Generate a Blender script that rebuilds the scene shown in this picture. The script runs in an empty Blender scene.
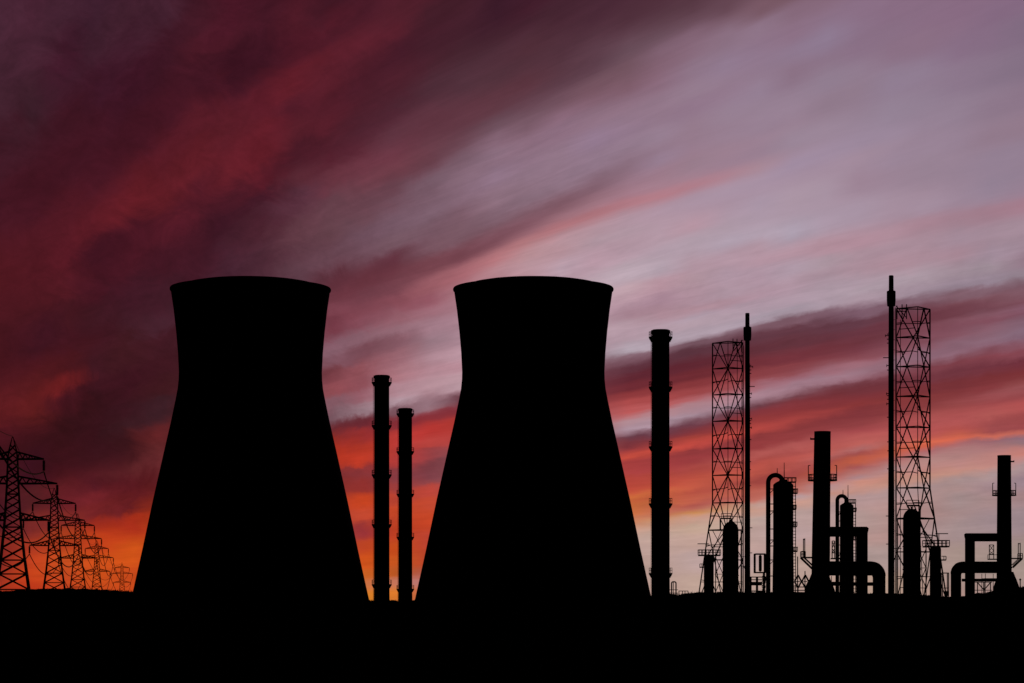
import bpy, math, random
from mathutils import Vector
random.seed(7)
sc = bpy.context.scene
R = math.radians

# ------------------------------------------------------------------ camera
F = 2600.0          # focal length in pixels of a 1024 px wide frame
HOR = 602.0         # row of the true horizon
EYE = 1.7
cd = bpy.data.cameras.new('camera'); cam = bpy.data.objects.new('camera', cd)
sc.collection.objects.link(cam); sc.camera = cam
cam.location = (0, 0, EYE); cam.rotation_euler = (R(90), 0, 0)
cd.sensor_width = 36; cd.lens = F/1024*36; cd.shift_y = (HOR-341.5)/1024
cd.clip_start = 0.5; cd.clip_end = 60000
sc.view_settings.view_transform = 'Standard'; sc.view_settings.look = 'None'
sc.view_settings.exposure = 0; sc.view_settings.gamma = 1
sc.view_settings.use_curve_mapping = False

# ------------------------------------------------------------------ sun, already on the horizon behind the plant
SUN_AZ, SUN_EL = R(-2.2), R(-4.0)
sl = bpy.data.lights.new('sun', 'SUN'); so = bpy.data.objects.new('sun', sl); sc.collection.objects.link(so)
sl.energy = 0.03; sl.angle = R(0.5); sl.color = (1, .55, .3)
so.rotation_euler = Vector((math.sin(SUN_AZ), math.cos(SUN_AZ), math.sin(R(.6)))).to_track_quat('Z', 'Y').to_euler()

# ------------------------------------------------------------------ sky: cloud streets converging low on the left
SKY = '''
5 10 50293a|30 10 53283a|60 10 4d2738|100 10 452233|140 8 4c2535|160 10 4a2434|190 20 481a28|225 25 52192a|250 5 4a1726
5 60 4a2534|50 30 52293a|90 40 43202f|60 60 461a2c|120 40 481f30|160 50 431726|205 40 511a28|240 25 531a28|245 45 411523
10 100 492533|40 100 40202c|90 90 44182a|130 90 431526|180 80 421524|225 75 411322|250 100 5f1c2a
10 130 451826|60 130 461624|110 125 481625|140 130 461422|165 110 4d1726|190 130 631e2b|225 130 641f2b|250 140 75222e
270 10 4a1827|300 20 551a28|330 5 461725|345 25 4a1726|400 10 541b29|440 10 431926|500 10 3b1626
265 60 441524|290 50 531827|320 30 5b1a29|340 52 651e2c|375 35 621d2c|395 30 5d1c2b|370 60 541a28|400 50 491828|440 40 471b29|480 40 46202c|505 20 3e1828|510 50 4f2936
265 100 641d2b|290 88 6e1f2c|295 110 581b2a|320 95 611d2b|350 90 4e1928|380 85 521c2a|410 80 4f1d2b|440 80 4f2936|470 80 532d3a|500 75 542e3a
270 140 6c1e2b|290 130 62202d|320 130 5d1c2a|350 125 501d2b|380 120 522231|410 130 653342|440 120 622f3d|470 115 633240|490 110 613340|510 115 705260|500 140 8a6478
520 10 441828|560 10 46202e|600 10 4a2433|640 10 502a38|680 10 573340|720 10 64404e|760 10 7a5464
520 50 512834|560 50 502b38|600 50 5c3846|640 45 6a4a58|680 45 836074|720 40 8a6b80|760 30 8f7188
515 90 5e2e3a|550 80 59323f|580 75 5a3745|610 75 6f4c58|640 75 775260|670 65 886276|700 65 8d7086|740 60 907690
515 110 5e3442|550 105 6b4452|590 90 7a5160|620 90 7d5565|650 85 8c667b|700 90 94788d|760 90 937a92
520 130 7a5565|545 110 7e5a6a|570 110 8b6479|610 110 8e6c80|650 110 917186|700 100 907088|740 110 967c92
520 145 8b667a|560 130 8e6a80|600 140 937590|650 140 957a90|700 130 937488|750 130 957a90
772 5 75505c|800 10 856378|860 10 8a6a84|900 10 876680|950 15 876580|1000 15 846480|1020 30 7f667f
780 40 8b6a82|820 40 8c7590|870 40 886a83|920 40 8a6a82|980 40 866883|1015 70 826b82
790 75 8a6c82|830 80 8f788e|900 80 8e7890|960 80 8b728a|1010 100 8a7086
780 110 967c92|840 100 8e7488|900 110 917c92|960 110 917a90|1010 130 907488|800 140 978095|870 140 99829a|950 140 957c92
10 160 471a28|60 165 481523|110 165 4c1625|150 165 621c28|190 165 6e202b|230 172 73222e|250 155 6a202b
10 190 4b1624|40 200 4a1523|80 205 571826|115 205 5f1b28|135 198 6e1e28|165 200 6a1e28|190 205 5d1c2a|215 195 4c1828|245 195 501b2a
20 240 571824|55 230 5c1a26|80 230 641c29|105 220 691d29|140 232 4e1625|160 230 591a29|190 235 461624|220 230 421626|250 240 58293a
10 270 571721|55 265 641b28|90 260 4a1525|120 265 4f1625|160 260 4a1726|200 265 471827|240 265 4a2433
20 295 561722|60 290 5c1a26|100 290 4e1625|140 290 461928|165 295 471c2a
265 155 6c1e2a|300 155 4f1a28|340 155 571d2c|380 160 723444|410 165 773a48|440 155 653845|470 155 7a5868|500 150 8c6c80
265 185 601c2a|300 180 632b38|340 175 733644|380 175 783c4a|410 180 6b3e4c|430 180 7a5a6a|470 175 866476|500 175 8f6f86
265 200 4c1c2c|300 200 623444|340 200 6e4450|380 195 6d4350|420 200 7b5868|470 200 846274|505 195 8d6b7c
265 230 532533|300 230 6b3f4b|340 230 6e4651|380 230 785667|420 220 806071|450 215 7c5463|500 215 7c4e5b
270 250 592f3d|310 250 603845|350 250 6e4a59|385 245 7b5966|420 235 734f5d|460 230 70404d|500 235 7b4a57
280 270 5d3442|310 265 704a56|350 255 785260|390 260 66303e|430 255 763946|470 245 78414d|500 250 a0606b
300 275 65404d|340 275 5f2c38|380 275 6a303c|420 270 7d4550|460 262 9c5a64|500 265 b0707a
340 295 6d3541|380 293 6f3c48|420 290 9a5a63|440 280 a86068|450 295 a8757f
520 160 8c6a7e|560 160 907084|600 165 8a6478|620 155 8f6c83|660 160 967a92|700 165 937688|740 160 8f7488|760 165 9c7c90
520 180 907084|560 190 7b5565|590 180 7a5564|640 175 957083|680 180 96788d|700 180 a07080|730 172 b07888|750 185 a68ca0
515 210 7d4d5b|540 205 7a4f5c|570 205 876072|600 200 8f6a7c|620 200 bb7078|660 193 bc707c|700 188 b56e7b|690 205 a98fa3|750 210 a68fa5
515 235 804a58|545 222 b86a70|570 220 c2727a|600 210 b86c78|600 225 ac8a98|650 215 a98c9f
520 250 c27c80|550 238 bb7c86|560 245 b4929e|610 235 a9929f|660 228 b292a2|700 225 b58c9c|740 222 a7909f|760 215 ab92a6
530 265 b8909a|570 265 b79aa8|600 255 b48f9e|640 248 b393a2|680 245 b09aa9|740 240 b09eb0
620 275 b8a2ae|660 270 b5a0ae|700 265 b0909e|740 255 b08e9d|765 250 b3909f
625 290 c0a0aa|660 285 b9929f|700 278 b3939f|740 270 aa8f9f|765 275 b090a0|720 295 ad92a0
775 155 957588|800 160 9d86a0|860 155 a08498|900 160 998096|1000 160 917a90
780 205 a98fa0|815 195 a68da0|870 178 9c7e92|920 165 957c90|1000 185 8f7a90
790 235 a899ac|850 215 a68ea2|920 210 a2889c|980 200 988298|1015 195 927a90
775 258 b88e9d|820 250 b18897|870 240 b08595|930 222 a67c8c|980 212 a27585|1018 203 a57485
775 272 ac9aaa|830 262 a8909c|900 250 a88897|960 240 a08495|1010 230 a38696
780 285 a98c9a|850 270 ab8a98|900 262 ad8896|945 255 a98392|1000 255 a38a9b
780 297 ac93a0|850 285 a9919f|920 275 a8939f|980 270 a1909a|1015 262 927585
930 293 8f6f7c|970 288 7f5060|1010 285 7a4250|1015 297 85404c|900 298 7d5060
20 310 511721|60 315 4b1722|110 310 471a26|150 315 4b2230|170 320 4c2432
30 340 431321|80 340 461422|130 350 461922|165 340 481a26|20 365 4f1420|60 372 50161f|110 365 451824|160 365 441722
25 390 611b22|45 380 58181f|68 383 7a2024|30 403 6c1e22|45 403 70231f|90 385 421320|130 385 411320|170 385 431820
10 410 681c22|60 400 481320|100 405 38101a|140 405 3f1521|165 410 44222c
15 430 4c1220|60 430 391019|100 430 3a101b|140 430 411b25|160 435 70272b|20 445 3b0f19|60 447 3c0f19|110 445 3c121d|122 438 3e131e|134 446 42161f|143 432 44202a|128 456 48171f|152 447 6a2427
340 305 884856|380 305 8a4855|420 302 925260|445 305 a57582|335 325 7c3c4a|370 320 8a4e5c|410 318 9a606c|445 325 ab8290
330 350 8d6270|370 335 8e6370|410 328 a57b88|450 340 ac8794|328 358 8b5c6a|360 350 7f4d59|400 342 8a5b67|440 338 9a7884
325 375 7a3c45|360 370 96535c|400 355 9f6873|450 355 bb94a0|330 390 9a5058|360 388 95525c|400 375 b07680|450 370 b78894
332 408 8e606c|365 395 9f6470|395 390 b58893|450 380 c09aa4|335 420 7d5561|365 412 a0808a|400 400 b99aa5|455 390 bf9ca6
338 435 742c36|365 425 6f2833|395 412 7e5560|430 405 9a7580|455 398 683440|340 445 c0341e|365 435 a03030|395 425 8a2c36|440 415 8c2f38|452 410 802c38
395 440 c83c38|430 430 b83430|450 425 b83832|430 445 c0433e
615 305 b895a2|640 305 af8c9b|660 302 a98595|700 305 ab8e9e|740 305 ac90a0|615 325 b59ba6|650 320 b0929f|700 315 ad98a6|740 310 b09eac
612 350 b4a5b3|640 345 ae9aa9|690 335 aa98a6|720 325 ac9cab|760 315 a892a0|610 362 85606e|640 355 7e5462|680 345 7a5563|720 335 7a5563|760 325 7b5261
610 375 60202d|640 372 5c1f2c|680 365 672b3a|720 350 6d3341|760 340 68303c|610 388 6a2430|640 385 70262f|680 380 7c2c33|720 375 78303b|755 360 87363d
612 405 a03a3c|640 400 93353a|680 393 8c3439|720 385 8f3a40|615 415 c8504c|640 408 c24e4a|660 403 ad4446|690 398 a04348|720 393 96464e
618 425 b46a70|640 420 a87c88|680 410 ad8591|720 403 a58691|625 432 9a8490|650 425 8e6d7a|690 420 b495a2|730 410 a89ca8|760 395 a38593
625 437 5e3a46|650 436 66343c|690 427 6f3c46|720 420 6a3640|760 407 6c3541|625 445 8c3a3c|650 445 a8403c|690 438 b04a44|720 430 a8403f|755 420 a5403e
690 447 d8604a|720 440 d05040|740 432 d85845|762 425 d05545
775 305 b09fab|790 315 a5949f|830 305 9f8590|870 302 907480|780 325 7a5864|830 318 6a424e|880 310 6e4855|940 305 7d5561|1000 305 7a4250
780 340 67343f|830 335 68303a|880 330 66353f|940 320 754350|1010 315 8a5260|780 360 7d363d|830 350 7c343b|870 350 793f47|940 335 7c5060|1010 328 845a68
780 375 8b4a50|830 365 97606c|870 362 a0707c|940 345 8f6472|1000 338 8c6876|775 390 a2808c|820 378 a87e8a|860 370 9d6c76|940 358 8b505a|1000 347 87505c
775 402 93707b|820 392 8a5f69|870 375 7c4a52|940 367 7a3a42|1000 357 763841|790 405 6e3a41|830 398 72363d|880 390 73333a|940 380 79323a|1010 367 86353d
780 420 b04646|830 408 91383b|880 403 8b373b|940 395 84353b|1010 380 9a454a|775 425 c04a42|830 420 a0403f|880 415 95403e|940 405 93383c|1010 393 a85054
790 435 98383a|850 430 a34443|880 425 a84845|940 415 9a3f40|1010 405 a04a50|790 445 bc5048|850 440 bc5450|880 435 b45049|940 425 b0504c|1010 415 983f45
840 447 c4625c|940 437 a85050|980 432 b85550|1010 425 a84d50|940 447 d8705a|980 440 d06a58|1015 435 8c6a78
30 470 401020|80 465 430f1c|110 475 5c1c24|140 460 742c30|155 455 7c3438|90 485 4a1322|30 500 5a1f25|70 500 6c1f28|105 495 7c242c|125 490 5e1822|145 480 50121f
100 510 7c2428|130 505 681c22|145 500 66181f|10 520 451222|35 525 7c2a28|60 520 8a2e28|90 525 a82c1e|110 530 a02818|135 522 b0301a|148 515 c03a18
10 540 82281f|40 545 a83a1e|65 540 b0401c|95 540 c84418|120 535 d04a16|145 530 d05216|40 560 c8481c|70 560 c8541c|110 555 d85c16|135 555 d65c16
40 575 cc4a18|75 575 c44c1c|110 575 d45a16|130 580 cc5018|40 588 c03c18|80 588 b83c1c|120 588 c44a18
345 460 d03820|365 460 c83c28|395 460 b83a38|430 455 9c4044|345 475 7c3038|365 470 8c3438|395 475 8a3a42|430 465 783840|445 460 8a5058
350 485 95302e|365 485 94302e|395 485 a03c3c|430 475 7c3c45|440 475 905058|355 500 d84420|370 498 cc4420|395 495 b84030|425 490 c04438
360 515 c84830|395 512 c84424|425 505 c84830|365 530 9a3436|372 525 a83c34|395 530 c04020|425 520 c84424|370 545 c04822|395 550 c85018|425 540 c04630
370 560 d05818|395 560 c85c1c|420 560 b84828|372 575 cc681c|395 575 c06020|415 575 b05840|372 583 cc7c40|395 582 c88058|415 582 b89490|374 595 dc9020|395 593 dc8428|414 592 b05840
625 460 c44e3a|645 455 b84c40|680 455 b04a44|705 460 b85850|730 455 b04a40|755 452 a84440|635 475 b84838|680 470 b04840|710 470 b85044|755 465 b0504a
635 490 c04a34|645 495 c85034|680 490 a84440|700 493 d06a50|730 485 9a4040|755 480 a04848|640 505 c05838|680 505 a8443c|705 500 b04c44|750 495 b06060
640 515 d87848|680 512 cc7850|705 508 c08078|740 503 c09090|755 500 b8a0a4|645 525 c48c78|680 520 cc8c64|705 515 d0a088
645 545 b89c98|680 535 c4a08c|705 530 c0a09c|755 520 b89ea2|650 570 b89a90|690 560 bca09c|740 560 b89c9a|700 585 c0a294|760 580 b89c90
780 465 a04844|800 460 a85248|830 455 c06858|860 455 a85048|940 455 b06468|980 450 c87868|1015 450 b07878
800 480 a84c48|830 475 d07860|855 472 a85c58|880 462 b07c7c|940 465 c07870|980 460 b88484|1015 460 a88c98
800 495 c0706c|850 485 c87868|880 475 b87870|900 480 a88890|960 480 a0848c|1010 480 98808c
800 505 c09898|830 495 b89090|860 490 c88478|880 490 b08c8c|960 500 a08888|800 530 b89c9c|860 520 b09490|960 530 a48c8c|1015 520 9c868c
800 560 b89c90|870 560 ac9490|960 560 a89088|1015 560 a08c84|870 585 b89a88
'''
# cloud layers followed from left to right: x y colour
LAYERS = '''
625 316 a98492|692 308 b08a96|781 292 ae90a0
625 334 b396a3|692 323 b49ca8|781 302 ad94a3|859 288 ae9aa6|930 276 a8939f
625 350 b0a0ac|692 335 b09ca9|781 311 ab9aa8|859 298 ab93a0|940 289 9c8896|978 284 958292|1024 276 92808c
625 361 7c5562|692 346 72505c|781 323 7b5562|859 311 7a5868|940 298 80606c|978 294 805c69|1024 288 7a5562
625 369 60303d|692 353 5c323e|781 331 623642|859 322 5f3643|940 308 73404c|978 303 7a4a55|1024 297 825c68
625 380 5f2430|692 366 602430|781 344 60303a|859 333 6a3441|940 316 6a3540|978 309 70404c|1024 301 7d4a56
625 387 6b2731|692 376 6e2830|781 360 74303a|859 344 6a303a|940 326 7c4855|978 317 7f505c|1024 308 84586a
625 394 8b3438|692 384 863438|781 369 8b3e44|859 350 743642|940 334 82505e|978 323 804a58|1024 315 7f5060
625 402 b04a4a|692 394 9c4244|781 376 904950|859 357 8b4c56|940 341 7c4855|978 330 885a68|1024 322 7f6070
632 413 c05858|692 401 b05c60|781 381 a06a78|859 364 9c6672|940 348 866070|978 337 8c6675|1024 330 86687a
632 421 b08890|692 408 b08088|781 388 a67f8e|859 371 9c7482|940 357 8e6676|978 345 8b6272|1024 337 846274
632 430 b092a0|692 416 a48896|781 394 a07885|859 376 9a6c7a|940 361 84505c|978 350 7c4450|1024 344 86505e
632 437 6b3a48|692 425 6a3a48|781 398 6a3a44|859 382 773e48|940 366 7a3a45|978 358 833f49|1024 354 854450
632 444 7a3038|692 431 803038|781 405 85333a|859 388 6c2e36|940 378 743540|978 370 743642|1024 364 6c2c38
632 450 a03a3a|692 437 a84038|781 414 8e3438|859 396 7c3036|940 388 742f35|978 380 762e33|1024 372 7c3035
632 456 cc4c3c|692 444 cc4a40|781 422 b04440|859 404 8a3436|940 400 85383a|978 389 7c3035|1024 379 82363a
632 463 a83c3c|692 451 8a3438|781 431 8a3638|859 413 7f3238|940 405 8c3c3e|978 394 8c3f44|1024 386 904648
632 474 b04040|692 461 98383c|781 440 983c3e|859 421 8a3a3e|940 410 9c4646|978 398 9a5054|1024 391 985054
632 480 b44238|692 470 a84440|781 448 b85c58|859 430 a04448|940 418 b45654|978 403 983f42|1024 398 98464a
632 486 b84438|692 476 b44a3f|781 454 a84a48|859 438 bc5c58|940 426 b04f50|978 409 a85050|1024 405 b45050
632 491 c04a38|692 481 c0503f|781 461 b85048|859 445 c0605a|940 431 b45050|978 415 b45a56|1024 411 b05050
632 498 d06a38|692 487 c85a44|781 468 b04c44|859 450 b06c6c|940 434 bc5048|978 422 a44c4c|1024 418 9c4648
632 503 c86038|692 493 b44c40|781 476 9c4240|859 455 a04a4a|940 438 e06a48|978 429 944448|1024 426 984448
632 508 c86838|692 499 c46048|781 483 a85048|859 461 d0603c|940 443 d86048|978 436 d86850|1024 431 c06458
632 513 d07040|692 504 a84c48|781 490 c06858|859 466 9c4c50|940 448 b06c70|978 441 986068|1024 435 8c6878
632 518 cc7c58|692 509 b45c54|781 495 c87060|859 471 b87068|940 453 b08080|978 446 b07070|1024 440 907078
640 524 cc9478|692 514 cc8850|781 501 b8a0a4|859 476 a8848c|940 460 b88880|978 453 a8787c|1024 446 c07870
640 530 c8a090|692 519 c89888|781 507 c89888|859 483 cc8a78|940 468 b8807c|978 462 b88480|1024 452 cc7c70
640 537 b89c94|692 526 c4a490|781 515 b8a09c|859 490 c08c80|940 476 c8907c|978 468 c88c80|1024 457 b88484
640 550 ba9c94|692 540 c2a094|781 530 b89c98|859 498 b09090|940 483 a88c8c|978 474 a89090|1024 464 a68c90
440 282 a05e68|480 268 b06870|520 246 c47c80|562 226 bc6a70|590 216 b9686f|624 204 bc707a|662 195 be727c|687 187 b8707c|712 177 b57684|737 172 b07c8a|765 163 a48494
440 262 723a46|480 246 74404c|515 232 7c4857|550 212 7a4c5a|580 195 7c5463|600 182 7d5868|615 170 866475|640 152 8f7084
520 238 905a66|562 218 986976|600 205 9a7080|640 192 9c7386|680 180 9c7a8c|720 168 977a90|760 155 94788e
480 280 b07c86|520 258 bc8c92|562 240 b48e99|600 226 b08e9b|640 213 ab8e9f|680 201 a88ea2|720 190 a78ea3|760 180 a48aa0
440 245 78525f|480 225 7a5563|515 205 856576|550 190 8d6e80|580 172 8f7085|610 155 92758b
'''
VX, VY = -640.0, -8.0     # where the cloud streets converge, in the tangent units below (x 2600)
def lin(c):
    c /= 255
    return c/12.92 if c <= .04045 else ((c+.055)/1.055)**2.4
import numpy as np
SAMP = []
def hexc(h): return [int(h[i:i+2], 16) for i in (0, 2, 4)]
def put(x, y, c):
    q = HOR-y; SAMP.append((x, math.degrees(math.atan2(q-VY, x-VX)), *c))
lay = [[(float(a), float(b), hexc(h)) for a, b, h in (it.split() for it in ln.split('|'))] for ln in LAYERS.strip().splitlines()]
def ly(L, x): return float(np.interp(x, [p[0] for p in L], [p[1] for p in L]))
for L in lay:
    x = L[0][0]
    while x <= L[-1][0]:
        xs_ = [p[0] for p in L]
        put(x, ly(L, x), [float(np.interp(x, xs_, [p[2][k] for p in L])) for k in range(3)]); x += 14
for ln in SKY.strip().splitlines():
    for it in ln.split('|'):
        x, y, h = it.split(); x = float(x); y = float(y)
        if x > 605 and ly(lay[2], x)-4 < y < ly(lay[29], x)+6: continue       # drawn by the layers instead
        if any(L[0][0]-12 < x < L[-1][0]+12 and abs(y-ly(L, x)) < 9 for L in lay[30:]): continue
        put(x, y, hexc(h))
SAMP = np.array(SAMP)
def sky_col(x, th):
    r = (x-VX)/max(.2, math.cos(R(th)))
    dy = np.radians(th-SAMP[:, 1])*r; dx = (x-SAMP[:, 0])/(.8+1.7*min(1, max(0, (x-250)/250)))
    q = math.tan(R(th))*(x-VX)+VY
    up = min(1, max(0, (q-310)/60))
    lf = min(1, max(0, (450-x)/200))*min(1, max(0, (q-60)/80))
    w = (dx*dx+dy*dy+2.+55*up+22*lf*(1-up*.5))**-2.2
    c = (w[:, None]*SAMP[:, 2:]).sum(0)/w.sum()
    g = float(c@np.array([.3, .59, .11])); c = (g+(c-g)*(.96-.12*up*(1-lf)+.06*lf))*(1+.03*up*(1-lf))*(1-.1*lf)
    c[1] *= 1-.1*min(1, max(0, (90-q)/40))*min(1, max(0, (480-x)/40))
    return [lin(float(max(0, v))) for v in c]

class NT:
    def __init__(s, nt): s.nt = nt; nt.nodes.clear()
    def n(s, t, **k):
        nd = s.nt.nodes.new(t)
        for a, b in k.items(): setattr(nd, a, b)
        return nd
    def set(s, sock, v):
        if isinstance(v, bpy.types.NodeSocket): s.nt.links.new(v, sock)
        else: sock.default_value = v
    def m(s, op, a, b=None, c=None, clamp=False):
        nd = s.n('ShaderNodeMath', operation=op); nd.use_clamp = clamp
        s.set(nd.inputs[0], a)
        if b is not None: s.set(nd.inputs[1], b)
        if c is not None: s.set(nd.inputs[2], c)
        return nd.outputs[0]
    def rng(s, v, a, b, c=0., d=1., smooth=False):
        nd = s.n('ShaderNodeMapRange'); nd.clamp = True
        if smooth: nd.interpolation_type = 'SMOOTHSTEP'
        s.set(nd.inputs[0], v)
        for i, q in enumerate((a, b, c, d)): s.set(nd.inputs[i+1], q)
        return nd.outputs[0]
    def mix(s, f, a, b, blend='MIX'):
        nd = s.n('ShaderNodeMix', data_type='RGBA', blend_type=blend)
        s.set(nd.inputs[0], f); s.set(nd.inputs[6], a); s.set(nd.inputs[7], b)
        return nd.outputs[2]
    def comb(s, x, y, z=0.):
        nd = s.n('ShaderNodeCombineXYZ')
        for i, q in enumerate((x, y, z)): s.set(nd.inputs[i], q)
        return nd.outputs[0]
    def noise(s, vec, scale, detail=4., rough=.5, dist=0.):
        nd = s.n('ShaderNodeTexNoise')
        s.set(nd.inputs['Vector'], vec); nd.inputs['Scale'].default_value = scale
        nd.inputs['Detail'].default_value = detail; nd.inputs['Roughness'].default_value = rough
        nd.inputs['Distortion'].default_value = dist
        return nd

def build_world():
    w = bpy.data.worlds.new('World'); w.use_nodes = True
    t = NT(w.node_tree)
    tc = t.n('ShaderNodeTexCoord'); sp = t.n('ShaderNodeSeparateXYZ')
    t.nt.links.new(tc.outputs['Generated'], sp.inputs[0])
    dx, dy, dz = sp.outputs
    dyc = t.m('MAXIMUM', dy, .05)
    px = t.m('ADD', t.m('MULTIPLY', t.m('DIVIDE', dx, dyc), F), 512.)
    q = t.m('MULTIPLY', t.m('DIVIDE', dz, dyc), F)
    q = t.m('MAXIMUM', q, -5.)
    # fan coordinate: the angle of the cloud street
    th0 = t.m('DEGREES' if False else 'MULTIPLY', t.m('ARCTAN2', t.m('SUBTRACT', q, VY), t.m('MAXIMUM', t.m('SUBTRACT', px, VX), 60.)), 180/math.pi)
    # ragged edges: warp along and across the streets
    v_st = t.comb(t.m('MULTIPLY', px, 1/220.), t.m('MULTIPLY', th0, 1/1.6))
    v_fn = t.comb(t.m('MULTIPLY', px, 1/42.), t.m('MULTIPLY', th0, 1/.75))
    v_is = t.comb(t.m('MULTIPLY', px, 1/60.), t.m('MULTIPLY', q, 1/46.))
    nA = t.noise(v_st, 1., 5., .55, .4); nB = t.noise(v_fn, 1., 5., .6, .3); nC = t.noise(v_is, 1., 8., .66, .9)
    left = t.m('MULTIPLY', t.rng(px, 560., 180., smooth=True), t.rng(q, 30., 110., smooth=True))   # the puffy bank, upper left
    dA = t.m('MULTIPLY', t.m('SUBTRACT', nA.outputs[0], .5), .4)
    dB = t.m('MULTIPLY', t.m('SUBTRACT', nB.outputs[0], .5), .5)
    dC = t.m('MULTIPLY', t.m('MULTIPLY', t.m('SUBTRACT', nC.outputs[0], .5), 2.6), left)
    calm = t.m('SUBTRACT', 1., t.m('MULTIPLY', .75, t.m('MAXIMUM', left, t.m('MULTIPLY', t.rng(q, 300., 420., smooth=True), t.rng(px, 500., 750., smooth=True)))))
    dB = t.m('MULTIPLY', dB, calm)
    th = t.m('ADD', t.m('ADD', th0, dA), t.m('ADD', dB, dC))
    sc_ = t.n('ShaderNodeSeparateColor'); t.nt.links.new(nC.outputs[1], sc_.inputs[0])
    pxw = t.m('ADD', px, t.m('MULTIPLY', t.m('SUBTRACT', sc_.outputs[1], .5), t.m('ADD', t.m('MULTIPLY', left, 60.), 14.)))
    fx = t.m('DIVIDE', pxw, 1024., clamp=True)
    # rows of colour
    rows = [i*.18 for i in range(0, 133)]+[23.8+i*.35 for i in range(0, 40)]+[37.8+i*.7 for i in range(0, 12)]
    NS = 32; groups = []
    for i, tr in enumerate(rows):
        gt = bpy.data.node_groups.new('cloud_row', 'ShaderNodeTree')
        gt.interface.new_socket('x', in_out='INPUT', socket_type='NodeSocketFloat')
        gt.interface.new_socket('colour', in_out='OUTPUT', socket_type='NodeSocketColor')
        rp = gt.nodes.new('ShaderNodeValToRGB'); e = rp.color_ramp.elements
        for k in range(NS):
            f = k/(NS-1)
            if k == 0: el = e[0]; el.position = 0
            elif k == NS-1: el = e[len(e)-1]; el.position = 1
            else: el = e.new(f)
            el.color = (*sky_col(f*1024, tr), 1)
        gi = gt.nodes.new('NodeGroupInput'); go = gt.nodes.new('NodeGroupOutput')
        gt.links.new(gi.outputs[0], rp.inputs[0]); gt.links.new(rp.outputs[0], go.inputs[0])
        groups.append(gt)
    # fibrous structure
    g1 = t.rng(nB.outputs[0], .3, .7, .93, 1.07)
    v_ff = t.comb(t.m('MULTIPLY', px, 1/90.), t.m('MULTIPLY', th0, 1/.32))
    nD = t.noise(v_ff, 1., 8., .68, .6)
    g2 = t.rng(nD.outputs[0], .34, .66, .93, 1.07)
    g3 = t.m('ADD', 1., t.m('MULTIPLY', left, t.rng(nC.outputs[0], .34, .66, -.2, .07)))
    g12 = t.m('ADD', 1., t.m('MULTIPLY', calm, t.m('SUBTRACT', t.m('MULTIPLY', g1, g2), 1.)))
    v_fi = t.comb(t.m('MULTIPLY', px, 1/24.), t.m('MULTIPLY', q, 1/17.))
    nE = t.noise(v_fi, 1., 7., .68, 1.2)
    g4 = t.m('ADD', 1., t.m('MULTIPLY', left, t.rng(nE.outputs[0], .35, .65, -.08, .08)))
    g = t.m('MULTIPLY', t.m('MULTIPLY', g12, g3), g4)
    # glow dies away from the sunset side of the sky
    dot = t.m('ADD', t.m('MULTIPLY', dy, .99), t.m('MULTIPLY', dz, .12))
    fade = t.m('MULTIPLY', t.rng(dot, .90, .965, .0, 1., True), t.rng(dz, -.012, -.004))
    gain = t.m('MULTIPLY', g, fade)
    def row(i):
        nd = t.n('ShaderNodeGroup', node_tree=groups[i]); t.nt.links.new(fx, nd.inputs[0]); return nd.outputs[0]
    def leaf(i):
        bg = t.n('ShaderNodeBackground')
        t.set(bg.inputs[0], t.mix(t.rng(th, rows[i], rows[i+1]), row(i), row(i+1))); t.set(bg.inputs[1], gain)
        return bg.outputs[0]
    def tree(a, b):            # leaves a .. b-1, chosen by the street angle
        if b-a == 1: return leaf(a)
        m = (a+b)//2; ms = t.n('ShaderNodeMixShader')
        t.set(ms.inputs[0], t.m('GREATER_THAN', th, rows[m]))
        t.nt.links.new(tree(a, m), ms.inputs[1]); t.nt.links.new(tree(m, b), ms.inputs[2])
        return ms.outputs[0]
    sky = tree(0, len(rows)-1)
    ns = t.n('ShaderNodeTexSky', sky_type='NISHITA'); ns.sun_disc = False
    ns.sun_elevation = SUN_EL; ns.sun_rotation = SUN_AZ
    bg2 = t.n('ShaderNodeBackground'); t.set(bg2.inputs[0], ns.outputs[0]); bg2.inputs[1].default_value = NISH
    ad = t.n('ShaderNodeAddShader'); out = t.n('ShaderNodeOutputWorld')
    t.nt.links.new(sky, ad.inputs[0]); t.nt.links.new(bg2.outputs[0], ad.inputs[1])
    t.nt.links.new(ad.outputs[0], out.inputs[0])
    sc.world = w
NISH = 0.01
build_world()

# ------------------------------------------------------------------ materials
def mat(name, c1, c2, scale, rough=.85, bump=.3, metal=0., stretch=(1, 1, 1)):
    m = bpy.data.materials.new(name); m.use_nodes = True
    t = NT(m.node_tree)
    tc = t.n('ShaderNodeTexCoord'); mp = t.n('ShaderNodeMapping'); mp.inputs['Scale'].default_value = stretch
    t.nt.links.new(tc.outputs['Object'], mp.inputs[0])
    n1 = t.noise(mp.outputs[0], scale, 8., .6, .2)
    f = t.rng(n1.outputs[0], .35, .65)
    col = t.mix(f, (*c1, 1), (*c2, 1))
    b = t.n('ShaderNodeBsdfPrincipled'); t.set(b.inputs['Base Color'], col)
    b.inputs['Roughness'].default_value = rough; b.inputs['Metallic'].default_value = metal
    b.inputs['Specular IOR Level'].default_value = 0. if name.startswith('dark') else .15
    bp = t.n('ShaderNodeBump'); bp.inputs['Strength'].default_value = bump; bp.inputs['Distance'].default_value = .05
    t.nt.links.new(n1.outputs[0], bp.inputs['Height']); t.nt.links.new(bp.outputs[0], b.inputs['Normal'])
    o = t.n('ShaderNodeOutputMaterial'); t.nt.links.new(b.outputs[0], o.inputs[0])
    return m
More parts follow.
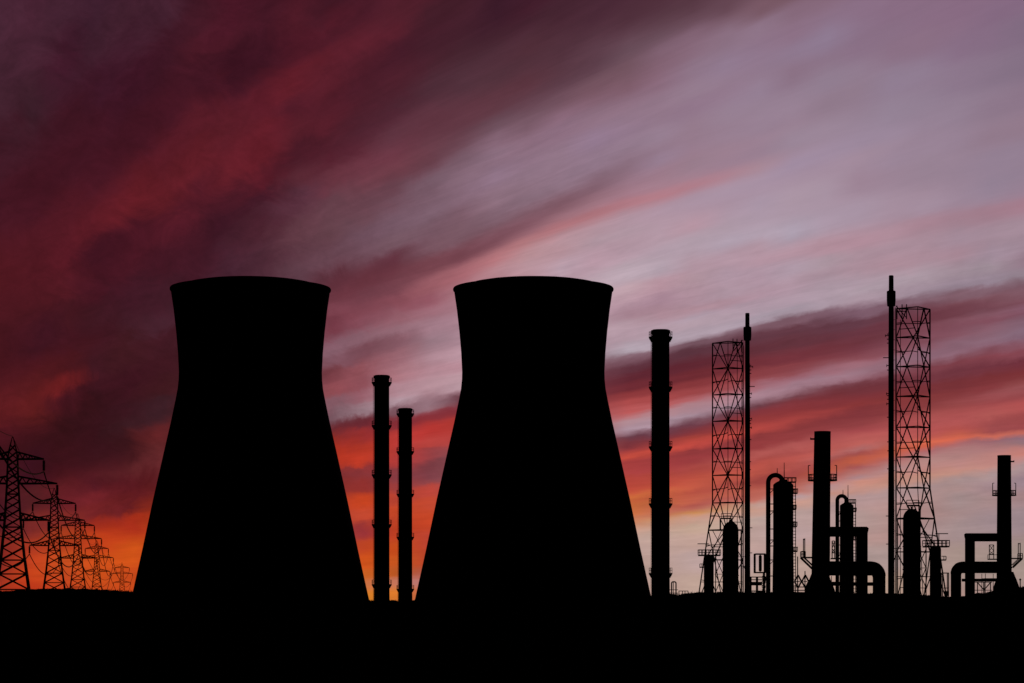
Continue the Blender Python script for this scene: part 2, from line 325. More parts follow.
M = dict(
    concrete=mat('silhouette_concrete', (.05, .048, .046), (.03, .029, .028), .12, .95, stretch=(1, 1, .2)),  # darker than real concrete: backlit shade put into the base colour
    stack=mat('silhouette_brick', (.045, .04, .036), (.028, .025, .024), .5, .95),  # chimneys' silhouette shade is likewise in this base colour
    steel=mat('painted_steel', (.04, .04, .042), (.025, .024, .024), 1.2, .8),
    vessel=mat('vessel_steel', (.045, .045, .047), (.03, .028, .027), .4, .75, stretch=(1, 1, .3)),
    glass=mat('insulator_glaze', (.03, .022, .02), (.02, .016, .015), 3., .5),
    wire=mat('conductor_alloy', (.04, .04, .04), (.03, .03, .03), 3., .7),
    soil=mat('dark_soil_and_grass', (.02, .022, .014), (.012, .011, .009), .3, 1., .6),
)

# ------------------------------------------------------------------ mesh helpers
class MB:
    def __init__(s): s.v = []; s.f = []
    def add(s, vs, fs):
        o = len(s.v); s.v += [tuple(v) for v in vs]; s.f += [tuple(i+o for i in f) for f in fs]; return s
    def box(s, a, b):
        x0, y0, z0 = a; x1, y1, z1 = b
        x0, x1 = sorted((x0, x1)); y0, y1 = sorted((y0, y1)); z0, z1 = sorted((z0, z1))
        return s.add([(x, y, z) for z in (z0, z1) for x, y in ((x0, y0), (x1, y0), (x1, y1), (x0, y1))],
              [(3, 2, 1, 0), (4, 5, 6, 7), (0, 1, 5, 4), (1, 2, 6, 5), (2, 3, 7, 6), (3, 0, 4, 7)])
    def tube(s, pts, r, n=8, caps=True):
        pts = [Vector(p) for p in pts]
        rs = r if isinstance(r, (list, tuple)) else [r]*len(pts)
        ring = []; up = None
        for i, p in enumerate(pts):
            d = (pts[min(i+1, len(pts)-1)]-pts[max(i-1, 0)]).normalized()
            if up is None:
                up = Vector((0, 0, 1)) if abs(d.z) < .9 else Vector((0, 1, 0))
            a = d.cross(up).normalized(); b = a.cross(d).normalized(); up = b
            off = math.pi/4 if n == 4 else 0
            ring.append([p+(a*math.cos(2*math.pi*k/n+off)+b*math.sin(2*math.pi*k/n+off))*rs[i] for k in range(n)])
        vs = [v for g in ring for v in g]; fs = []
        for i in range(len(pts)-1):
            for k in range(n):
                k2 = (k+1) % n
                fs.append((i*n+k, i*n+k2, (i+1)*n+k2, (i+1)*n+k))
        if caps:
            fs.append(tuple(reversed(range(n)))); fs.append(tuple((len(pts)-1)*n+k for k in range(n)))
        return s.add(vs, fs)
    def bar(s, a, b, w): return s.tube([a, b], w*.7, 4)
    def lathe(s, prof, n=48, c=(0, 0, 0), close=False):
        vs = []; fs = []; m = len(prof)
        for r, z in prof:
            for k in range(n):
                a = 2*math.pi*k/n; vs.append((c[0]+r*math.cos(a), c[1]+r*math.sin(a), c[2]+z))
        for i in range(m if close else m-1):
            j = (i+1) % m
            for k in range(n):
                k2 = (k+1) % n
                fs.append((i*n+k, i*n+k2, j*n+k2, j*n+k))
        return s.add(vs, fs)
    def build(s, name, m, parent=None, smooth=False):
        me = bpy.data.meshes.new(name); me.from_pydata(s.v, [], s.f); me.validate(); me.update()
        if smooth:
            for p in me.polygons: p.use_smooth = True
            me.set_sharp_from_angle(angle=R(35))
        me.materials.append(M[m])
        o = bpy.data.objects.new(name, me); sc.collection.objects.link(o)
        if parent: o.parent = parent
        return o
def tag(o, label, cat, group=None):
    o['label'] = label; o['category'] = cat
    if group: o['group'] = group
    return o
def empty(name, loc, label, cat, group=None, rz=0):
    o = bpy.data.objects.new(name, None); sc.collection.objects.link(o)
    o.location = loc; o.rotation_euler = (0, 0, rz); o.empty_display_size = 2
    return tag(o, label, cat, group)
def copy_tree(o, parent=None):
    c = o.copy(); sc.collection.objects.link(c)
    if parent: c.parent = parent
    for ch in list(o.children): copy_tree(ch, c)
    return c
def PX(px, D): return (px-512)/F*D
def PZ(py, D): return (HOR-py)/F*D+EYE

# ------------------------------------------------------------------ ground: one sheet with the low embankment in front of the works
CREST = [(-400, 591), (0, 591.5), (25, 590.5), (45, 589), (70, 589), (110, 590), (134, 591.5), (150, 597), (250, 599), (366, 600.5), (416, 600.5),
         (560, 600.5), (640, 597.5), (668, 594), (680, 594.3), (694, 592.3), (740, 592), (800, 592.5), (865, 593), (880, 593.5), (905, 593.8), (925, 595),
         (950, 597), (968, 596.5), (978, 594), (990, 592), (996, 590), (1008, 590), (1016, 587.5), (1024, 586.5), (1060, 585), (1400, 590)]
def crest(px):
    for (a, ya), (b, yb) in zip(CREST, CREST[1:]):
        if a <= px <= b:
            f = (px-a)/(b-a); return ya+(yb-ya)*f
    return 591
def ground():
    YB = 560.
    xs = [-14000, -9000, -5000, -2500, -1200, -700, -400, -260, -180]
    x = -140.
    while x < 140: xs.append(x); x += .55
    xs += [140, 180, 260, 400, 700, 1200, 2500, 5000, 9000, 14000]
    ys = [-400, -200, -80, -20, 0, 15, 30, 45, 60, 80, 100, 130, 170, 220, 280, 340, 400, 450, 490, 515, 530, 540, 546, 551, 555, 558, 560, 562, 566, 572, 582, 600, 640,
          700, 800, 950, 1200, 1600, 2200, 3000, 4500, 7000, 11000, 18000]
    rnd = random.Random(3)
    k = [(rnd.uniform(.1, .5), rnd.uniform(0, 7), rnd.uniform(.02, .06)) for _ in range(6)]+[(rnd.uniform(1.2, 3.5), rnd.uniform(0, 7), rnd.uniform(.015, .05)) for _ in range(8)]
    vs = []
    for y in ys:
        for x in xs:
            px = 512+x/YB*F
            h = (HOR-crest(px))/F*YB+EYE+sum(a*math.sin(f*x+p) for f, p, a in k)
            if px > 130 and px < 660: h -= .05
            g = math.exp(-((y-YB)/(30 if y < YB else 16))**2)
            und = .12*math.sin(x*.03+y*.021)+.1*math.sin(x*.011-y*.05+2)+.04*math.sin(x*.4+y*.23)
            vs.append((x, y, h*g+und*(1-g)*min(1, max(0, (y-10)/60))*(1 if y < 1200 else 0)))
    n = len(xs); fs = []
    for j in range(len(ys)-1):
        for i in range(n-1):
            fs.append((j*n+i, j*n+i+1, (j+1)*n+i+1, (j+1)*n+i))
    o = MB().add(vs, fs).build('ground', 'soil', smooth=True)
    o['kind'] = 'structure'
ground()

# rough grass on the embankment crest
def grass():
    b = MB(); rnd = random.Random(5)
    for _ in range(5200):
        x = rnd.uniform(-125, 125); y = rnd.gauss(560, 2.2); px = 512+x/560*F
        h = (HOR-crest(px))/F*560+EYE; g = math.exp(-((y-560)/(30 if y < 560 else 16))**2); z = h*g-.1
        hh = rnd.uniform(.15, .42)*(1.7 if rnd.random() < .06 else 1); dx = rnd.uniform(-.15, .15); w = rnd.uniform(.02, .06)
        b.add([(x-w, y, z), (x+w, y, z), (x+dx, y+rnd.uniform(-.1, .1), z+hh)], [(0, 1, 2)])
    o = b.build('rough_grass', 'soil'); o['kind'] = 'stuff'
    tag(o, 'rough dark grass along the top of the low embankment', 'grass')
grass()

# ------------------------------------------------------------------ cooling towers
def cooling_tower():
    D = 950.; s = D/F
    prof_px = [(122, 616), (118.4, 600), (107.5, 551), (96.9, 501), (85.4, 450), (79.0, 422), (74.6, 401), (72.3, 389), (71.4, 380), (71.2, 372), (72.1, 353),
               (73.9, 332), (76.4, 310), (78.7, 294.5)]
    out = [(h*s, PZ(y, D)) for h, y in prof_px]
    out[0] = (out[0][0], -1.)
    zt = PZ(290, D)
    root = bpy.data.objects.new('cooling_tower', None); sc.collection.objects.link(root)
    th = .9
    b = MB(); inner = [(r-th-.15, z+.3) for r, z in reversed(out)]
    R0 = 79.2*s; cone = [(1, 0), (.95, 1.9), (.88, 3.9), (.8, 5.7), (.7, 7.2), (.6, 7.9)]
    b.lathe(out+[(R0*f, zt+u*s) for f, u in cone]+[(R0*f-.1, zt+u*s-.5) for f, u in reversed(cone[1:])]+[(R0-th, zt-.6)]+inner, 160, close=True)
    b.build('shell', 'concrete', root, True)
    # rounded stiffening ring round the lip
    b = MB(); rc = 79.1*s; pr = []
    for k in range(12):
        a = 2*math.pi*k/12; pr.append((rc-.05+.5*math.cos(a), zt+.1+.7*math.sin(a)))
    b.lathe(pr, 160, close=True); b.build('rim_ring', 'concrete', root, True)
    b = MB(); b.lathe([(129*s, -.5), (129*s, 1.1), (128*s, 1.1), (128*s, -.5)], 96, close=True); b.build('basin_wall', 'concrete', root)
    # access door on the near side of the base
    return root, D
t0, D = cooling_tower()
t0.location = (PX(250.6, D), D, 0)
tag(t0, 'black silhouetted cooling tower on the left, nearer the pylons', 'cooling tower', 'the two cooling towers')
t1 = copy_tree(t0); t1.location = (PX(533.3, D), D, 0)
tag(t1, 'black silhouetted cooling tower standing between the pair of chimneys and the single one', 'cooling tower', 'the two cooling towers')

# ------------------------------------------------------------------ tall chimneys with ring platforms
def stack_platform(root, z, r, rail=True):
    b = MB()
    b.lathe([(r-.05, z-1.5), (r+.2, z-1.5), (r+.85, z-.3), (r+.85, z), (r-.05, z)], 32, close=True)
    d = b.build('platform', 'steel', root)
    b = MB(); rr = r+.78
    for k in range(16):
        a = 2*math.pi*k/16+.1; c, s_ = math.cos(a)*rr, math.sin(a)*rr
        b.bar((c, s_, z), (c, s_, z+1.55), .1)
    for zz in (z+.8, z+1.55):
        pts = [(math.cos(2*math.pi*k/32)*rr, math.sin(2*math.pi*k/32)*rr, zz) for k in range(33)]
        b.tube(pts, .07, 4, False)
    b.build('railing', 'steel', d)
def tall_stack(label, px, D, loc_levels, H, r, n_lev, group):
    root = empty('chimney', (PX(px, D), D, 0), label, 'chimney', group)
    b = MB(); b.lathe([(r*1.03, -.5), (r*1.0, 12), (r*.97, H-3), (r*.97, H-.5), (r*.9, H), (r*.6, H), (r*.6, H-6), (.01, H-6)], 40); b.build('shaft', 'stack', root, True)
    b = MB(); b.lathe([(r*.96, H-1.15), (r*1.06, H-1.0), (r*1.06, H-.2), (r*.96, H-.15)], 40, close=True); b.build('cap_ring', 'stack', root, True)
    for z in loc_levels: stack_platform(root, z, r)
    # service ladder up the far-left side, with its cage
    b = MB(); a = R(200)
    ca, sa = math.cos(a), math.sin(a); R1 = r+.35
    for o in (-.25, .25): b.bar((ca*R1-sa*o, sa*R1+ca*o, 0), (ca*R1-sa*o, sa*R1+ca*o, H-1), .07)
    z = .5
    while z < H-1: b.bar((ca*R1-sa*-.25, sa*R1+ca*-.25, z), (ca*R1-sa*.25, sa*R1+ca*.25, z), .05); z += .8
    b.build('ladder', 'steel', root)
G1 = 'tall chimneys with ring platforms'
def lev(D, ys): return [PZ(y, D) for y in ys]
tall_stack('tall thin chimney between the cooling towers, the taller of the pair', 381.7, 960, lev(960, (382.2, 425.3, 474.5, 524.2, 584.2)), PZ(375.3, 960), 7.75*960/F, 5, G1)
tall_stack('shorter thin chimney of the pair between the cooling towers', 405.3, 1115, lev(1115, (413.5, 451.3, 493.8, 536.8, 588.8)), PZ(408.3, 1115), 6.9*1115/F, 5, G1)
tall_stack('thick tall chimney just right of the second cooling tower', 660.6, 800, lev(800, (337, 387, 446.5, 503.5, 573)), PZ(329.8, 800), 9.1*800/F, 5, G1)

# ------------------------------------------------------------------ electricity pylons
ARMS = [(45.0, 9.3, 1.5), (37.6, 13.3, 1.85), (26.5, 10.7, 2.3)]
HWP = [(0, 5.6), (8, 4.5), (16, 3.4), (26.5, 2.35), (37.6, 1.7), (45, 1.45), (47.2, 1.2), (51.7, .12)]
def hwz(z):
    for (a, ra), (b, rb) in zip(HWP, HWP[1:]):
        if a <= z <= b: return ra+(rb-ra)*(z-a)/(b-a)
    return .12
ZT = []
def pylon_proto():
    root = bpy.data.objects.new('electricity_pylon', None); sc.collection.objects.link(root)
    zs = [0, 5.5, 10.2, 14.4, 18.2, 21.6, 24.4, 27.2, 29.8, 32.2, 34.4, 36.6, 38.8, 40.9, 43, 45, 47.2, 49.3]
    cor = [(-1, -1), (1, -1), (1, 1), (-1, 1)]
    for cx, cy in cor:
        b = MB(); pts = [(cx*hwz(z), cy*hwz(z), z) for z in (-1, *[a for a, _ in HWP])]
        pts[0] = (cx*5.7, cy*5.7, -1)
        b.tube(pts, [.42, .41, .38, .36, .33, .3, .27, .23, .15], 4); b.build('leg', 'steel', root)
    b = MB()
    for z0, z1 in zip(zs, zs[1:]):
        a, c = hwz(z0), hwz(z1); w = .33 if z0 < 20 else .3
        for k in range(4):
            p, q = cor[k], cor[(k+1) % 4]
            b.bar((p[0]*a, p[1]*a, z0), (q[0]*c, q[1]*c, z1), w)
            b.bar((q[0]*a, q[1]*a, z0), (p[0]*c, p[1]*c, z1), w)
            if z0 in (5.5, 14.4, 24.4, 34.4, 42.3, 10.2): b.bar((p[0]*a, p[1]*a, z0), (q[0]*a, q[1]*a, z0), w)
    b.build('bracing', 'steel', root)
    for z, L, hb in ARMS:
        for s in (-1, 1):
            b = MB(); h0 = hwz(z); h1 = hwz(z+2.2); tip = (s*L, 0, z+.1)
            lo = [(s*h0, y*h0, z) for y in (-1, 1)]; up = [(s*h1, y*h1, z+2.2) for y in (-1, 1)]
            N = 5
            for e in (0, 1):
                b.bar(lo[e], tip, .5); b.bar(up[e], tip, .44)
                L0, U0, T = Vector(lo[e]), Vector(up[e]), Vector(tip)
                for k in range(N):
                    f0, f1 = k/N, (k+.5)/N; f2 = (k+1)/N
                    b.bar(L0.lerp(T, f0), U0.lerp(T, f1), .24); b.bar(U0.lerp(T, f1), L0.lerp(T, f2), .24)
            for k in range(N):
                f = k/N; f2 = (k+1)/N
                b.bar(Vector(lo[0]).lerp(Vector(tip), f), Vector(lo[1]).lerp(Vector(tip), f2), .15)
            b.build('crossarm', 'steel', root)
            b = MB(); pr = [(.05, 0), (.06, -.3)]; zz = -.35
            while zz > -3.3: pr += [(.3, zz), (.52, zz-.07), (.3, zz-.16)]; zz -= .24
            pr += [(.06, zz), (.05, -3.7)]
            b.lathe(pr, 10, (s*L, 0, z)); b.tube([(s*L, -.6, z-3.7), (s*L, .6, z-3.7)], .12, 6)
            b.build('insulator', 'glass', root)
    for cx, cy in cor: MB().box((cx*5, cy*5, -1), (cx*6.3, cy*6.3, .35)).build('footing', 'concrete', root)
    return root
PYL = [(-105, 450), (PX(12.7, 788), 788), (PX(54.2, 1143), 1143), (PX(77.8, 1474), 1474), (PX(96.8, 2110), 2110), (PX(122, 3290), 3290)]
PLAB = ['pylon nearer than all others, standing just outside the left edge', 'nearest and largest lattice pylon, cut by the left edge of the photo',
        'second largest lattice pylon, just right of the biggest one', 'middle pylon of the row of five, third in size',
        'fourth pylon of the row, small, left of the tiniest one', 'farthest and tiniest pylon, beside the foot of the left cooling tower']
GP = 'lattice pylons in a row along the power line'
pr0 = pylon_proto(); first = True
for (x, y), lb in zip(PYL, PLAB):
    o = pr0 if first else copy_tree(pr0); first = False
    o.location = (x, y, 0); o.rotation_euler.z = R(7.6); tag(o, lb, 'pylon', GP)
GC = 'conductors strung between the pylons'
wl = {(0, -1): 'left conductor hanging from the top crossarms of the pylons', (0, 1): 'right conductor hanging from the top crossarms of the pylons',
      (1, -1): 'left conductor under the long middle crossarms of the pylons', (1, 1): 'right conductor under the long middle crossarms of the pylons',
      (2, -1): 'left conductor under the lowest crossarms of the pylons', (2, 1): 'right conductor under the lowest crossarms of the pylons'}
def cable(off, z, label, sag, rad):
    pts = []
    ca, sa = math.cos(R(7.6)), math.sin(R(7.6))
    for i in range(len(PYL)-1):
        (x0, y0), (x1, y1) = PYL[i], PYL[i+1]
        a = Vector((x0+off*ca, y0+off*sa, z)); c = Vector((x1+off*ca, y1+off*sa, z))
        L = (c-a).length; S = sag*min(2.2, L/340)*(.85 if i == 0 else 1)
        N = 20
        for k in range(N if i < len(PYL)-2 else N+1):
            f = k/N; p = a.lerp(c, f); p.z -= 4*S*f*(1-f); pts.append(p)
    o = MB().tube(pts, rad, 5).build('power_cable', 'wire'); tag(o, label, 'power cable', GC)
for i, (z, L, hb) in enumerate(ARMS):
    for s in (-1, 1): cable(s*L, z-3.7, wl[(i, s)], 7.5, .2)
cable(0, 51.9, 'earth wire running over the peaks of the pylons', 5, .09)

# ------------------------------------------------------------------ flare units: derrick, flare pipe, vessels (left one, and a mirrored one nearer)
def flare_unit(m, D, cx, far, gz=0.):
    """m=1 as on the left, -1 mirrored; drawn in left-unit pixels at 1000 m (0.3846 m each)"""
    S = 1000/F
    def X(px): return m*(px-727)*S
    def Z(y): return (HOR-y)*S+EYE
    ox = PX(cx, D)
    def at(px, dd, dz=0.): return (PX(512+((ox+X(px))/D*F), D+dd), D+dd, gz+dz)
    # --- derrick
    ref = 'thick tall chimney' if far else 'arched ducts at right'
    root = empty('derrick', (ox, D, gz), ('smaller steel lattice derrick, left one of the two, beside its slim flare pipe' if far
                 else 'larger steel lattice derrick, right one of the two, beside the tallest flare pipe'), 'derrick', 'lattice derricks')
    sd = (15. if far else 15.4)*S
    cor = [(-m*sd, 0.), (-m*1.2*S, -sd*1.35), (m*sd, -sd*.35)]
    ys = [343.3, 369, 395, 421.5, 449, 475.5, 503, 530, 560, 604]
    def leg(k, y):
        x, yy = cor[k]
        if y > 503: x -= m*(y-503)*(.150, .05, 0)[k]*S
        return Vector((x, yy, Z(y)))
    for k in range(3):
        b = MB(); b.tube([leg(k, y) for y in ys], (.32, .16, .2)[k], 4); b.build('leg', 'steel', root)
    b = MB(); W = .36
    for j in range(len(ys)-1):
        y0, y1 = ys[j], ys[j+1]
        for k in range(3):
            a, c = leg(k, y0), leg((k+1) % 3, y0); a1, c1 = leg(k, y1), leg((k+1) % 3, y1)
            b.bar(a, c, W)
            if (j+(k == 2)) % 2 == 0:
                mid = (a+c)/2; b.bar(mid, a1, W); b.bar(mid, c1, W)
                b.bar(mid.lerp(a1, .5), a.lerp(a1, .5), W*.7); b.bar(mid.lerp(c1, .5), c.lerp(c1, .5), W*.7)
                if k == 1: b.bar(mid.lerp(a1, .72), mid.lerp(c1, .72), W*.7)
            else:
                mid = (a1+c1)/2; b.bar(a, mid, W); b.bar(c, mid, W)
                b.bar(a.lerp(mid, .5), c.lerp(mid, .5), W*.7)
                b.bar(a.lerp(mid, .5), a.lerp(a1, .55), W*.7); b.bar(c.lerp(mid, .5), c.lerp(c1, .45), W*.7)
    b.build('bracing', 'steel', root)
    # top frame with small davits
    b = MB()
    b.bar((X(732), 0, Z(345)), (X(742), 0, Z(345)), .3)
    for px, y0 in ((732.5, 338.6), (736.5, 338.8), (741, 340)):
        b.bar((X(px), 0, Z(352)), (X(px), 0, Z(y0)), .3)
    b.bar((X(742), 0, Z(340)), (X(733), -1, Z(351)), .3)
    b.build('davit', 'steel', root)
    # riser pipes climbing inside the derrick
    b = MB(); b.tube([(X(741.8), 2, 0), (X(741.8), 2, Z(341))], .13, 8); b.tube([(X(737.2), 2, 0), (X(737.2), 2, Z(352))], .11, 6); b.build('riser_pipe', 'steel', root)
    b = MB()
    for y in range(352, 592, 9): b.bar((X(741.8), 2, Z(y)), (X(743.6), 2, Z(y)), .14)
    b.tube([(X(743.6), 2, 0), (X(743.6), 2, Z(345))], .08, 5)
    b.build('ladder', 'steel', root)
    # --- flare pipe
    fp = empty('flare_stack', at(746.9 if far else 746.2, -2), ('slim flare pipe on the right side of the left derrick' if far else 'slim flare pipe on the left side of the right derrick, tallest of all'), 'flare stack', 'slim flare pipes')
    r = 2.3*S
    b = MB(); b.lathe([(r*1.25, -.5), (r*1.22, Z(520)), (r*1.05, Z(450)), (r, Z(341)), (r*.92, Z(314)), (r*.7, Z(313.6)), (r*.7, Z(316))], 20); b.build('pipe', 'steel', fp, True)
    b = MB(); b.lathe([(r*.98, Z(341)), (3.6*S, Z(341)), (4.0*S, Z(336)), (4.0*S, Z(328)), (3.4*S, Z(327.4)), (r*.95, Z(327.4))], 20, close=True); b.build('wind_shield', 'steel', fp, True)
    b = MB()
    for y, l in ((366, 1.6), (367.3, 3), (370.5, 1.6), (374, 1.6), (387, 5), (394, 1.8), (398, 1.5), (419, 2), (420.8, 1.6), (424, 1.5), (428, 1.8), (440, 1.6), (462, 1.4), (470, 1.2), (486, 1.4), (528, 2.6), (553, 2.4)):
        b.bar((m*1.5*S, -.3, Z(y)), (m*(2.3+l)*S, -.3, Z(y)), .28)
        if l > 1.7 and y not in (387, 528, 553): b.bar((m*(2.3+l)*S, -.3, Z(y+1.3)), (m*(2.3+l)*S, -.3, Z(y-1)), .2)
    b.bar((m*2.5*S, -.3, Z(592)), (m*2.5*S, -.3, Z(364)), .12); b.build('step_iron', 'steel', fp)
    # --- tall dome-headed vessel
    vs = empty('domed_vessel', at(730.2 if far else 727.8, -14, -.5), ('dome-topped vessel in front of the left derrick' if far else 'dome-topped vessel in front of the right derrick'), 'vessel', 'dome-topped vessels by the derricks')
    r = 7.7*S; zt = Z(521.3)
    pr = [(r*1.06, -.5), (r*1.06, 1.2), (r, 1.3), (r, zt-r*1.15)]+[(r*math.cos(a), zt-r*1.15+r*1.15*math.sin(a)) for a in [i*math.pi/2/9 for i in range(1, 9)]]+[(.02, zt)]
    MB().lathe(pr, 40).build('shell', 'vessel', vs, True)
    b = MB(); b.lathe([(.35, zt-.3), (.35, zt+.5), (.55, zt+.5), (.55, zt+.7), (.01, zt+.7)], 12); b.build('nozzle', 'vessel', vs)
    for zz in (Z(575), Z(555)): MB().lathe([(r-.05, zz), (r+.18, zz), (r+.18, zz+.35), (r-.05, zz+.35)], 36, close=True).build('stiffening_band', 'vessel', vs)
    # --- small vessel with a railed top platform
    v2 = empty('platform_vessel', at(708.3 if far else 706.7, -22, -.8), ('slim flat-topped vessel with railed platform, foot of the left derrick' if far else 'slim flat-topped vessel with railed platform, foot of the right derrick'), 'vessel', 'small vessels with railed tops')
    r = 4.9*S; zt = Z(555)
    MB().lathe([(r, -.5), (r, zt-.5), (r*.9, zt), (.02, zt)], 28).build('shell', 'vessel', v2, True)
    b = MB(); x0, x1 = -10*S, 11*S
    b.box((x0, -3, zt+.02), (x1, 3, zt+.5)); pl = b.build('platform', 'steel', v2)
    b = MB()
    for y in (-2.9, 2.9):
        for i in range(7):
            x = x0+(x1-x0)*i/6; b.bar((x, y, zt+.5), (x, y, zt+2.3), .24)
        b.bar((x0, y, zt+2.3), (x1, y, zt+2.3), .26); b.bar((x0, y, zt+1.4), (x1, y, zt+1.4), .18)
    for x in (x0, x1): b.bar((x, -2.9, zt+2.3), (x, 2.9, zt+2.3), .26)
    b.build('railing', 'steel', pl)
    b = MB(); xs_ = -m*8.9*S
    b.box((-m*4.5*S, -.9, Z(566.5)), (xs_, .9, Z(565.4))); b.bar((xs_, -.8, Z(566)), (xs_, -.8, Z(562.7)), .25); b.bar((-m*5*S, -.8, Z(562.7)), (xs_, -.8, Z(562.7)), .25); b.bar((-m*7*S, -.8, Z(566)), (-m*7*S, -.8, Z(562.7)), .2)
    b.build('side_platform', 'steel', v2)
    b = MB(); b.bar((-m*11*S, 0, Z(543)), (0, 0, Z(543)), .3); b.bar((-m*3*S, 0, Z(555)), (-m*3*S, 0, Z(543)), .22); b.build('vent_arm', 'steel', v2)
    # --- pipe support frame between them
    pf = empty('pipe_gantry', at(727, 6), ('braced pipe gantry behind the dome-topped vessel of the left derrick' if far else 'braced pipe gantry behind the dome-topped vessel of the right derrick'), 'pipe gantry', 'braced pipe gantries by the derricks')
    b = MB()
    for px in (715, 722.5, 740.6): b.bar((X(px), 0, Z(560)), (X(px), 4, Z(560)), .28)
    for yy in (0,):
        for px in (715, 722.5, 740.6): b.bar((X(px), yy, 0), (X(px), yy, Z(530) if px != 715 else Z(553)), .34)
        b.bar((X(708), yy, Z(530)), (X(740.6), yy, Z(530)), .36)
        b.bar((X(710), yy, Z(546.5)), (X(723), yy, Z(546.5)), .28)
        for y0, y1 in ((557, 574), (574, 592)):
            b.bar((X(715), yy, Z(y0)), (X(722.5), yy, Z(y1)), .28); b.bar((X(722.5), yy, Z(y0)), (X(715), yy, Z(y1)), .28)
            b.bar((X(714), yy, Z(y1)), (X(723), yy, Z(y1)), .22)
        b.bar((X(740.6), yy, Z(560)), (X(747), yy, Z(574)), .3); b.bar((X(737), yy, Z(556.5)), (X(746), yy, Z(556.5)), .22); b.bar((X(737), yy, Z(566)), (X(746), yy, Z(566)), .22)
        b.bar((X(721), yy, Z(530)), (X(712), yy, Z(551)), .24); b.bar((X(712), yy, Z(530)), (X(720), yy, Z(545)), .24)
    b.build('frame', 'steel', pf)
    b = MB()
    b.tube([(X(720), 1, Z(530)), (X(720), 1, Z(518.6)), (X(720.8), 1, Z(517.8)), (X(730.6), 1, Z(517.8)), (X(731.2), 1, Z(518.6)), (X(731.2), -5, Z(522.5))], .3, 8)
    b.bar((X(721), 1, Z(513)), (X(732), 1, Z(513)), .25); b.bar((X(732), 1, Z(513)), (X(732), 1, Z(518)), .22); b.bar((X(721), 1, Z(513)), (X(721), 1, Z(518)), .22)
    b.build('overhead_pipe', 'steel', pf)
flare_unit(1, 1000., 727.5, True)
flare_unit(-1, 893., 912.7, False, 1.)

